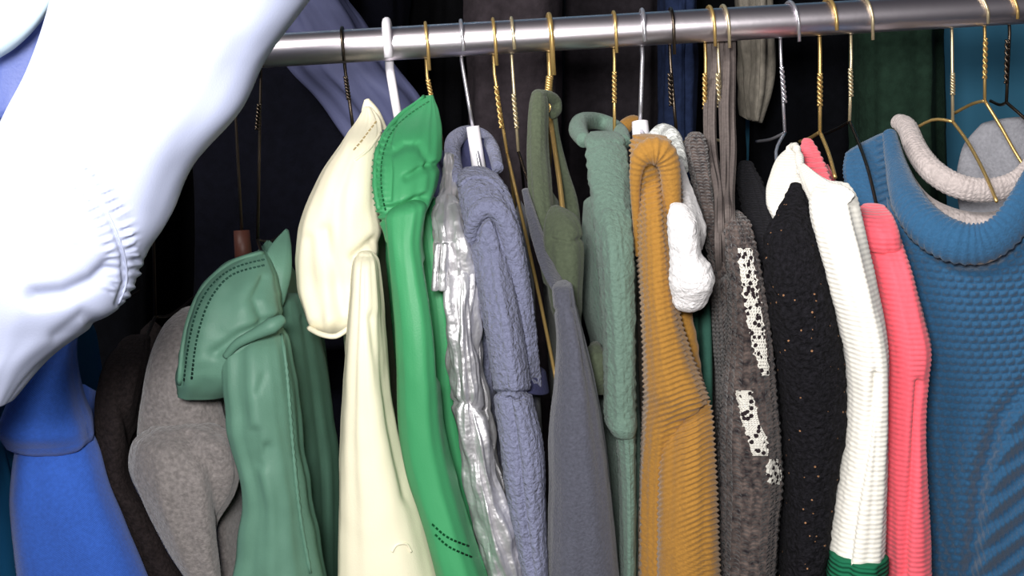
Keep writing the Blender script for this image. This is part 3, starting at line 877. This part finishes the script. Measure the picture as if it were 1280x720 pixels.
sl = loft('sleeve', g, M['mustard'], [((838, 520), (880, 490), -0.238, .02), ((830, 540), (887, 510), -0.244, .028), ((826, 570), (891, 555), -0.248, .032), (610, 824, 894, -0.25, .034), (660, 822, 896, -0.25, .034), (740, 820, 899, -0.25, .034)],
          n=90, sub=34, seed=30, disp=lambda x, y, a, v: 0.0012 * math.sin(2 * PI * (y + 0.45 * (x - 800)) / 7.0), fold=(.003, 1.5, 6), cap=.3)
body(g, M['mustard'], 803, 185, 0.016, seed=13, drop=.12)
far_sleeve(g, M['mustard'], 803, 185)
# --- white fluffy knit
g = garment('fluffy_knit', 'white fluffy knit bunched up between the mustard sweater and the brown cardigan', 'sweater', 860)
fl = lambda x, y, a, v: .0013 * noise.noise(Vector((x / 6, y / 6, a * 2)))
tube('collar', g, M['fluffy_grey'], [P(816, 172, -0.04), P(828, 165, -0.03), P(840, 172, -0.05), P(848, 190, -0.08), P(853, 212, -0.11)], [.006, .009, .009, .007, .006], 14, sub=6)
loft('stripe_band', g, M['dark_green_cloth'], [(180, 838, 850, -0.07, .008), (215, 846, 858, -0.11, .009), (250, 850, 862, -0.14, .010)], ext=False, n=24)
loft('sleeve', g, M['fluffy'], [(200, 846, 852, -0.12, .006), (225, 846, 860, -0.15, .010), (255, 848, 870, -0.18, .014), (285, 852, 880, -0.20, .016), (310, 856, 876, -0.20, .014)], ext=False, seed=31, disp=fl)
loft('cuff', g, M['fluffy'], [(262, 836, 862, -0.266, 0.013), (275, 833, 870, -0.274, 0.021), (300, 834, 873, -0.276, 0.023), (318, 836, 876, -0.277, 0.021), (332, 836, 888, -0.277, 0.025), (352, 836, 892, -0.277, 0.025), (372, 840, 884, -0.274, 0.017)], n=60, sub=14, ext=False, seed=32, disp=fl, cap=.9, e=.95)
loft('under_layer', g, M['dark_green_cloth'], [(330, 850, 872, -0.148, 0.009), (400, 856, 873, -0.148, 0.009), (460, 860, 875, -0.148, 0.009), (540, 866, 880, -0.148, 0.009), (740, 882, 894, -0.148, 0.009)], seed=33, n=30)
body(g, M['dark_green_cloth'], 846, 220, 0.012, seed=14)
# --- brown cardigan
g = garment('knit_cardigan', 'brown purple cardigan with white knitted patches right of the white fluffy knit', 'cardigan', 930)
bk = lambda x, y, a, v: .0012 * math.sin(2 * PI * y / 9.0) * math.sin(2 * PI * x / 8.0)
loft('collar', g, M['brown_knit'], [(172, 858, 882, -0.06, .012), (186, 856, 886, -0.07, .016), (220, 864, 890, -0.10, .017), (260, 872, 896, -0.13, .017), (310, 884, 906, -0.16, .016), (370, 898, 914, -0.18, .014)], ext=False, n=44, sub=14, seed=34, disp=bk, cap=.8)
sh = loft('shoulder', g, M['brown_knit'], [(266, 907, 927, -0.184, 0.009), (276, 903, 935, -0.194, 0.017), (310, 907, 943, -0.204, 0.023), (360, 911, 952, -0.209, 0.025), (420, 909, 961, -0.214, 0.027), (480, 903, 967, -0.214, 0.029), (540, 899, 973, -0.214, 0.031), (600, 899, 977, -0.214, 0.031), (650, 898, 973, -0.214, 0.031), (740, 896, 967, -0.214, 0.031)], n=70, sub=18, seed=35, disp=bk, cap=.6)
patch(sh, [(310, 922, 940), (350, 926, 946), (390, 932, 952), (430, 940, 958), (470, 952, 962)], M['white_pattern'], 'white_patch')
patch(sh, [(488, 920, 938), (505, 922, 944), (530, 928, 950), (552, 936, 960), (570, 940, 960)], M['white_pattern'], 'white_patch')
patch(sh, [(574, 962, 972), (585, 958, 976), (597, 959, 977), (606, 964, 974)], M['white_pattern'], 'white_patch')
loft('front_edge', g, M['brown_knit'], [(350, 890, 912, (-0.16, -0.2), .008), (420, 892, 914, (-0.15, -0.2), .009), (500, 894, 910, (-0.15, -0.2), .009), (740, 890, 905, (-0.15, -0.2), .009)], seed=36, n=30)
body(g, M['brown_knit'], 890, 190, 0.016, seed=15, drop=.11)
far_sleeve(g, M['brown_knit'], 890, 190)
# --- taupe ribbon ties
g = thing('hanging_ribbons', 'bundle of taupe ribbon ties dangling from the bar above the brown cardigan', 'ribbons', P(900, 300, -0.05))
for k, (x0, x1, x2, y2, yy) in enumerate(((886, 884, 896, 300, .022), (893, 890, 900, 280, .014), (901, 903, 905, 290, .02), (909, 907, 909, 268, .01), (915, 914, 914, 275, .018))):
    pts = [P(x0 - 3, 30, -0.0), P(x0, 56, .02), P(x0, 90, yy), P(x1, 140, yy - .03), P(x1 + 2, 190, -0.06), P(x2, 240, -0.14), P(x2 + 1, y2, -0.205), P(x2 + 3, y2 + 50, -0.165)]
    pts[0] = Vector((pts[1].x, RR + 0.004, ZR + 0.004))
    tube('ribbon', g, M['taupe'], pts, [.0035, .004, .0042, .0045, .004, .0035, .0032, .003], 10, sub=6, flat=(Vector((0.3, 1, 0)).normalized(), 0.4))
# --- black knit collar and flecked sweater
g = garment('knit_sweater', 'dark knit sweater mostly hidden between brown cardigan and flecked black sweater', 'sweater', 950)
loft('collar', g, M['black_knit'], [(203, 926, 940, -0.02, .010), (222, 922, 950, -0.04, .016), (250, 926, 962, -0.08, .02), (285, 932, 970, -0.12, .022), (320, 938, 976, -0.14, .022)], seed=37, ext=False, disp=bk)
loft('sleeve', g, M['black_knit'], [(290, 940, 962, -0.11, 0.014), (340, 944, 970, -0.13, 0.014), (420, 950, 974, -0.14, 0.014), (560, 960, 984, -0.145, 0.014), (740, 968, 994, -0.145, 0.014)], seed=38)
body(g, M['black_knit'], 935, 215, 0.014, seed=16)
g = garment('boucle_sweater', 'black boucle sweater with tan flecks rising to a point beside the white sweater', 'sweater', 1010)
fb = lambda x, y, a, v: .0022 * noise.noise(Vector((x / 6, y / 6, a * 2)))
loft('sleeve', g, M['black_fleck'], [(230, 990, 1001, -0.17, .008), (246, 983, 1007, -0.183, .014), (275, 968, 1015, -0.206, .020), (300, 957, 1022, -0.216, .024), (350, 958, 1034, -0.222, .030), (410, 966, 1046, -0.226, .031), (460, 973, 1053, -0.226, .031), (530, 980, 1053, -0.226, .031), (600, 984, 1041, -0.226, .031), (670, 981, 1032, -0.226, .031), (740, 977, 1024, -0.226, .031)], n=80, sub=16, seed=39, disp=fb, e=.85)
body(g, M['black_fleck'], 968, 220, 0.009, seed=17, drop=.12)
far_sleeve(g, M['black_fleck'], 972, 220)
# --- white sweater
g = garment('knit_sweater', 'white ribbed sweater with bottle green sleeve end left of the coral sweater', 'sweater', 1070)
loft('back_collar', g, M['white_knit'], [(186, 984, 998, -0.05, .008), (200, 970, 1004, -0.07, .014), (230, 959, 1006, -0.10, .018), (255, 958, 1000, -0.13, .018), (274, 966, 992, -0.14, .014)], ext=False, seed=40, n=40, cap=.6, disp=lambda x, y, a, v: groove(x, y, [(984, 200), (980, 230), (972, 262)], 4, .003))
tube('collar_edge', g, M['white_knit'], [P(986, 186, -0.05), P(994, 183, -0.07), P(999, 196, -0.10), P(1001, 216, -0.135)], [.0028, .0034, .0036, .003], 10, rib=(.25, .005), sub=8)
cr = loft('collar', g, M['white_knit'], [((998, 212), (1006, 205), -0.15, .008), ((1003, 228), (1020, 216), -0.18, .014), ((1010, 246), (1036, 226), -0.205, .018), ((1018, 262), (1052, 230), -0.222, .020), ((1030, 266), (1064, 238), -0.23, .016)], ext=False, seed=41, n=40)
sl = loft('sleeve', g, M['white_knit'], [(228, 1025, 1056, -0.204, 0.011), (244, 1015, 1066, -0.219, 0.021), (270, 1015, 1072, -0.229, 0.027), (310, 1024, 1081, -0.234, 0.031), (360, 1036, 1093, -0.237, 0.032), (410, 1049, 1103, -0.238, 0.032), (450, 1057, 1106, -0.238, 0.032), (500, 1061, 1105, -0.238, 0.031), (560, 1057, 1104, -0.238, 0.031), (630, 1048, 1103, -0.238, 0.031), (690, 1040, 1101, -0.238, 0.031)],
          n=80, sub=16, seed=42, ext=False, cap=.02, fold=(.003, 1.5, 6), disp=lambda x, y, a, v: groove(x, y, [(1094, 470), (1082, 560), (1068, 640), (1060, 700)], 5, .006) + .0003 * math.sin(2 * PI * y / 6))
loft('green_cuff', g, M['green_hem'], [(689, 1036, 1104, -0.238, .036), (715, 1034, 1103, -0.238, .036), (740, 1032, 1102, -0.238, .036)], n=60, seed=42, label='bottle green knitted sleeve end', cap=.15,
     disp=lambda x, y, a, v: groove(x, y, [(1060, 690), (1054, 760)], 5, .006))
body(g, M['white_knit'], 995, 205, 0.010, seed=18, drop=.12)
far_sleeve(g, M['white_knit'], 992, 205)
# --- coral sweater
g = garment('knit_sweater', 'coral pink ribbed sweater between the white sweater and the blue cable sweater', 'sweater', 1125)
loft('back_collar', g, M['coral'], [(174, 1004, 1014, -0.03, .006), (190, 1000, 1024, -0.05, .010), (212, 1004, 1034, -0.08, .012), (232, 1014, 1040, -0.11, .012)], ext=False, seed=43, n=30, disp=rib_y(7, .001))
loft('collar', g, M['coral'], [(258, 1078, 1106, -0.165, .012), (268, 1070, 1114, -0.18, .022), (288, 1074, 1121, -0.192, .026), (304, 1078, 1124, -0.196, .022)], ext=False, seed=44, n=50, cap=.6)
loft('sleeve', g, M['coral'], [(292, 1080, 1122, -0.18, .022), (330, 1086, 1134, -0.196, .03), (380, 1095, 1147, -0.20, .034), (430, 1102, 1159, -0.202, .036), (470, 1104, 1156, -0.202, .034), (520, 1102, 1152, -0.202, .034), (580, 1101, 1154, -0.202, .034), (650, 1101, 1159, -0.202, .034), (740, 1102, 1162, -0.202, .034)],
     n=80, sub=26, seed=45, disp=lambda x, y, a, v: .0004 * math.sin(2 * PI * y / 6.5) + groove(x, y, [(1150, 480), (1142, 570), (1134, 650), (1130, 720)], 5, .007), fold=(.003, 1.5, 6))
body(g, M['coral'], 1034, 205, 0.014, seed=19, drop=.12)
far_sleeve(g, M['coral'], 1034, 205)


# --- sweaters turned to face the aisle
def panel(name, parent, m, top, bot, thick, nu=120, nv=150, disp=None, seed=0.0):
    T, Bq = catmull(top, nu // (len(top) - 1)), catmull(bot, nu // (len(bot) - 1))
    n = min(len(T), len(Bq))
    T = [T[int(i * (len(T) - 1) / (n - 1))] for i in range(n)]
    Bq = [Bq[int(i * (len(Bq) - 1) / (n - 1))] for i in range(n)]
    V, Fc, uv = [], [], []
    for side in (0, 1):
        for i in range(n):
            u = i / (n - 1)
            for j in range(nv + 1):
                v = j / nv
                x, y, Y = (a + (b - a) * v for a, b in zip(T[i], Bq[i]))
                k = math.sqrt(max(0, 1 - abs(2 * u - 1) ** 10)) * math.sqrt(max(0.0, 1 - (1 - min(1, v / 0.05)) ** 2))
                Y += 0.012 * noise.noise(Vector((x / 120 + seed, y / 200, seed)))
                h = thick * k / 2
                if side == 0:
                    Y -= h + (disp(x, y) * k if disp else 0)
                else:
                    Y += h
                V.append(P(x, y, Y))
                uv.append((x * .0007, y * .0007))
    w = nv + 1
    S = n * w
    for i in range(n - 1):
        for j in range(nv):
            a = i * w + j
            Fc.append((a, a + 1, a + w + 1, a + w))
            Fc.append((S + a, S + a + w, S + a + w + 1, S + a + 1))
    for i in range(n - 1):
        for j in (0, nv):
            a = i * w + j
            Fc.append((a, a + w, S + a + w, S + a))
    for j in range(nv):
        for i in (0, n - 1):
            a = i * w + j
            Fc.append((a, a + 1, S + a + 1, S + a))
    return link(name, V, Fc, m, parent, uv, True, True)


g = garment('cable_sweater', 'steel blue chunky cable knit sweater facing the aisle at the right edge', 'sweater', 1250)


def cable(x, y):
    # rows of stitches, and slanting cable ropes in the lower right
    w = 1 / (1 + math.exp(-((x - 1150) * 0.75 + (y - 560)) / 18.0))
    yy = y - 12.0 * math.cos((x - 1225) / 75.0)
    row = math.floor(yy / 9.5)
    rows = .0045 * abs(math.sin(PI * yy / 9.5)) ** 0.8 * (0.25 + 0.75 * abs(math.sin(PI * (x + 0.25 * yy) / 12.0 + (PI / 2 if row % 2 else 0))))
    c = (y + 0.55 * (x - 1150))
    slant = .0045 * math.sin(2 * PI * (y + 0.75 * (x - 1280)) / 30.0) + .001 * math.sin(2 * PI * (x - y * .3) / 7.0)
    d, s, sg = seg_dist(x, y, [(1290, 470), (1250, 520), (1225, 600), (1210, 740)])
    rope = -.010 * math.exp(-(d / 9) ** 2) + .007 * math.exp(-((d - 20) / 14) ** 2)
    wr_ = 1.0 if sg > 0 else 0.0
    f = max(0.0, min(1.0, (y - 440) / 120.0))
    right = 1 / (1 + math.exp(-(x - (1285 - 0.32 * (y - 470))) / 5.0))
    return rows * (1 - f * right) + slant * f * right + rope * f


panel('front', g, M['teal_knit'], [(1108, 245, -0.10), (1122, 268, -0.115), (1150, 300, -0.135), (1190, 326, -0.15), (1230, 330, -0.155), (1260, 312, -0.158), (1290, 270, -0.16), (1330, 215, -0.15), (1390, 240, -0.14), (1460, 300, -0.13)],
      [(1150, 820, -0.115), (1170, 820, -0.12), (1200, 820, -0.13), (1240, 820, -0.14), (1280, 820, -0.145), (1320, 820, -0.15), (1360, 820, -0.15), (1400, 820, -0.15), (1440, 820, -0.14), (1480, 820, -0.13)], 0.05, nu=270, nv=300, disp=cable, seed=1)
loft('back_neck', g, M['teal_knit'], [((1058, 192), (1112, 164), (-0.03, -0.01), .008), ((1056, 215), (1120, 190), (-0.05, -0.03), .012), ((1062, 240), (1126, 222), (-0.07, -0.055), .013), ((1080, 262), (1134, 258), (-0.09, -0.08), .013), ((1100, 290), (1142, 290), (-0.10, -0.09), .010)], ext=False, n=80, sub=16, seed=46, e=.9, cap=.4,
     disp=lambda x, y, a, v: .002 * math.sin(2 * PI * (y + .35 * (x - 1090)) / 10.0) if x > 1096 else .0006 * math.sin(2 * PI * y / 5))
tube('neckband', g, M['teal_knit'], [P(1112, 168, -0.04), P(1120, 205, -0.08), P(1134, 248, -0.13), P(1158, 282, -0.165), P(1192, 302, -0.185), P(1226, 304, -0.192), P(1254, 290, -0.195), P(1276, 262, -0.19), P(1298, 220, -0.17)],
     [.007, .010, .0155, .018, .019, .0185, .017, .016, .014], 28, sub=18, rib=(.05, .0062), flat=(Vector((0, 1, 0)), .55))
loft('sleeve', g, M['teal_knit'], [(330, 1392, 1450, -0.15, .03), (480, 1400, 1480, -0.17, .04), (740, 1420, 1510, -0.17, .04)], seed=47)
g = garment('knit_sweater', 'oatmeal grey sweater with wide ribbed neckband behind the blue cable sweater', 'sweater', 1260, -0.05)
panel('front', g, M['oat_knit'], [(1128, 190, -0.01), (1146, 226, -0.03), (1170, 250, -0.05), (1210, 264, -0.06), (1250, 262, -0.065), (1285, 240, -0.065), (1320, 190, -0.05), (1380, 205, -0.04)],
      [(1170, 800, -0.03), (1190, 800, -0.04), (1220, 800, -0.05), (1250, 800, -0.055), (1280, 800, -0.055), (1310, 800, -0.055), (1340, 800, -0.05), (1380, 800, -0.04)], 0.03, nu=70, nv=100,
      disp=lambda x, y: .002 * math.sin(2 * PI * (x * .5 + y) / 9.0), seed=2)
tube('neckband', g, M['oat_knit'], [P(1122, 152, 0.03), P(1134, 160, 0.01), P(1146, 188, -0.03), P(1166, 214, -0.06), P(1196, 232, -0.078), P(1230, 238, -0.084), P(1262, 232, -0.086), P(1284, 216, -0.08), P(1304, 186, -0.06)],
     [.008, .0105, .0115, .012, .012, .012, .012, .0115, .010], 24, sub=14, rib=(.04, .0055), flat=(Vector((0, 1, 0)), .6))
loft('back_neck', g, M['oat_grey'], [((1226, 156), (1292, 148), (0.05, 0.03), .008), ((1206, 180), (1300, 176), (0.05, 0.03), .010), ((1198, 206), (1304, 204), (0.04, 0.02), .010), ((1196, 236), (1304, 236), (0.02, 0.0), .010), ((1200, 270), (1304, 270), (0.0, -0.01), .008)], ext=False, n=50, seed=48, fold=(.002, 1.5, 6), label='smooth grey inner back of the neck')

# ------------------------------------------------------------------ pale jacket hanging in front at the left
g = thing('nylon_jacket', 'pale blue white nylon jacket with gathered elbow hanging close in the left foreground', 'jacket', P(60, 520, -0.5))
ELB = [(88, 205), (118, 240), (140, 278), (155, 318), (158, 352), (148, 380)]


def elbow(x, y, a, v):
    d, s, sg = seg_dist(x, y, ELB)
    r = -0.0022 * math.exp(-(d / 4) ** 2)
    r += (0.0024 if sg < 0 else 0.0014) * math.sin(2 * PI * s / 12.0 + (1.2 if sg > 0 else 0)) * math.exp(-((d - 14) / 9) ** 2) * (1 if 6 < s < 190 else 0) * (0.6 + 0.9 * noise.noise(Vector((s / 17.0, d / 9.0, sg))))
    r += groove(x, y, [(44, 372), (80, 368), (118, 352), (136, 336)], 11, .006) + groove(x, y, [(70, 420), (104, 396), (120, 402)], 9, .003)
    r += groove(x, y, [(62, 308), (98, 310)], 6, .0015) + groove(x, y, [(200, 262), (232, 180), (262, 130), (300, 60)], 20, .002)
    return r


sl = loft('sleeve', g, M['pale_blue'], [((-150, -330), (60, -420), -0.46, .03), ((-10, -250), (270, -330), -0.48, .045), ((60, -150), (410, -180), -0.49, .05), ((76, -60), (430, -60), -0.50, .05), ((66, 10), (384, 4), -0.50, .05), ((40, 90), (332, 74), -0.51, .05), ((14, 140), (300, 140), -0.52, .05), ((-8, 190), (242, 206), -0.53, .048), ((-14, 250), (212, 272), -0.535, .046), ((-16, 310), (180, 318), -0.54, .044), ((-16, 360), (156, 376), -0.54, .04), ((-16, 410), (118, 406), -0.535, .034), ((-14, 455), (58, 450), -0.53, .026), ((-12, 500), (16, 500), -0.525, .014)],
          n=200, sub=34, e=0.85, disp=elbow, ext=False, seed=50, fold=(.0012, 1.3, 5), wr=(.0006, 30), cap=.4)
seam(sl, ELB, 0.0008, M['pale_blue'], 'seam', lift=0.0001)
loft('lining', g, M['blue_lining'], [((-60, -60), (96, -60), -0.462, .010), ((-60, 20), (74, 10), -0.462, .012), ((-60, 80), (58, 80), -0.462, .014), ((-60, 130), (44, 124), -0.466, .012), ((-60, 156), (24, 140), -0.47, .008)], ext=False, seed=51, fold=(.004, 2, 20), label='slate blue lining in the fold')
loft('storm_flap', g, M['ice'], [((-90, -60), (100, -50), -0.505, .016), ((-90, 10), (62, 4), -0.508, .018), ((-90, 40), (38, 36), -0.510, .018), ((-90, 70), (10, 62), -0.510, .016), ((-90, 84), (-20, 80), -0.508, .012)], ext=False, seed=52, cap=.3)
loft('body', g, M['pale_blue'], [((-330, -395), (-190, -395), -0.44, .02), ((-430, -350), (-60, -350), -0.44, .035), ((-540, -290), (40, -290), -0.44, .042), ((-560, -160), (50, -160), -0.44, .045), ((-560, -60), (10, -60), -0.44, .045), ((-555, 150), (14, 150), -0.44, .045), ((-550, 400), (6, 400), -0.44, .045), ((-540, 760), (-40, 740), -0.44, .045)], ext=False, seed=54, n=80, fold=(.010, 2.0, 5))
loft('sleeve', g, M['pale_blue'], [((-560, -330), (-440, -400), -0.44, .03), ((-640, -230), (-500, -250), -0.44, .04), ((-690, 0), (-550, 0), -0.45, .045), ((-700, 300), (-570, 300), -0.46, .042), ((-690, 620), (-580, 620), -0.46, .036)], ext=False, seed=58, n=60)
tube('collar', g, M['pale_blue'], [P(-330, -392, -0.47), P(-300, -430, -0.44), P(-260, -442, -0.42), P(-215, -430, -0.44), P(-190, -392, -0.47)], [.012, .018, .02, .018, .012], 18, sub=6)
nk = P(-260, -440, -0.44)
tube('hanging_loop', g, M['dark_wire'], [nk, Vector((nk.x + .009, -0.44, 1.972))] + [Vector((nk.x + .0165 * math.cos(math.radians(t)), -0.44, 1.998 + .0165 * math.sin(math.radians(t)))) for t in range(-60, 200, 20)], .002, 8)

# ------------------------------------------------------------------ slate jacket under the bar, and the dark row behind
g = thing('nylon_jacket', 'slate blue jacket hanging behind the left end of the bar', 'jacket', P(420, 300, 0.16))
loft('sleeve', g, M['slate'], [((300, -70), (392, -70), 0.25, .04), ((330, -10), (424, -10), 0.25, .045), ((345, 30), (462, 34), 0.25, .045), ((360, 80), (496, 84), 0.255, .045), ((410, 130), (524, 130), 0.26, .04), ((450, 190), (552, 190), 0.26, .035), ((480, 260), (570, 260), 0.27, .03)], ext=False, seed=56, fold=(.014, 1.8, 12), n=60)
loft('body', g, M['navy'], [((200, -70), (420, -70), 0.35, .04), ((220, 60), (440, 60), 0.35, .04), ((240, 200), (470, 200), 0.35, .04), ((240, 420), (480, 420), 0.35, .04)], ext=False, seed=57, fold=(.012, 2, 4), n=50)

ROW = [(-150, 40, 'blackcloth', 'black cloth coat at the far left of the rear rail'),
       (40, 200, 'inkblack', 'ink black coat on the rear rail behind the pale sleeve'),
       (200, 330, 'blackcloth', 'black coat on the rear rail left of the cream jacket'),
       (330, 512, 'navy', 'navy coat on the rear rail behind the cream jacket'),
       (512, 580, 'blackcloth', 'narrow black coat on the rear rail above the silver jacket'),
       (580, 704, 'graphite', 'graphite grey coat on the rear rail above the periwinkle fleece'),
       (704, 822, 'charblack', 'charcoal coat on the rear rail above the sage green fleece'),
       (822, 868, 'navyblue', 'narrow navy blue coat on the rear rail right of the mustard sweater'),
       (868, 920, 'blackcloth', 'black coat on the rear rail behind the taupe ribbons'),
       (926, 962, 'stone', 'stone grey jacket hem showing below the bar right of the ribbons'),
       (946, 1066, 'inkblack', 'ink black coat on the rear rail behind the white sweater'),
       (1066, 1176, 'bottle', 'bottle green coat on the rear rail behind the blue cable sweater')]
for i, (xl, xr, mk, lab) in enumerate(ROW):
    cx = (xl + xr) / 2
    hw = (xr - xl) / 2
    back = (1, 0, 1, 0, 1, 0, 1, 0, 1, 0, 1, 0)[i]
    Y = 0.50 + 0.21 * back
    if back:
        xl, xr = xl - 8, xr + 8
    else:
        xl, xr = xl + 3, xr - 3
    g = thing('long_coat', lab, 'coat', P(cx, 700, Y))
    ztop = 1.98
    x3 = P(cx, 0, Y).x
    bottom = 150 if mk == 'stone' else 740
    st = [((cx - hw * .55, -215), (cx + hw * .55, -215), Y, .05), ((cx - hw * .9, -150), (cx + hw * .9, -150), Y, .07), ((xl + 2, -60), (xr - 2, -60), Y, .075), ((xl + 2, 60), (xr - 2, 60), Y, .075)]
    if bottom == 740:
        st += [((xl + 3, 300), (xr - 3, 300), Y, .075), ((xl + 8, 700), (xr + 8, 700), Y, .075)]
    else:
        st += [((xl + 2, 110), (xr - 4, 110), Y, .07), ((xl + 4, 146), (xr - 16, 150), Y, .06)]
    loft('coat_body', g, M[mk], st, n=60, sub=12, e=.7, seed=60 + i * 3, fold=(.012, 2.2, 3.0), wr=(.003, 20), ext=False)
    c = P(cx, -215, Y)
    yr = 0.72 if back else 0.52
    pts = [Vector((c.x, yr, c.z - .03)), Vector((c.x, yr, 2.01))] + [Vector((c.x, yr + .018 * math.cos(math.radians(t)), 2.06 + .018 * math.sin(math.radians(t)))) for t in range(-60, 200, 20)]
    tube('hanging_loop', g, M['dark_wire'], pts, .0018, 8)
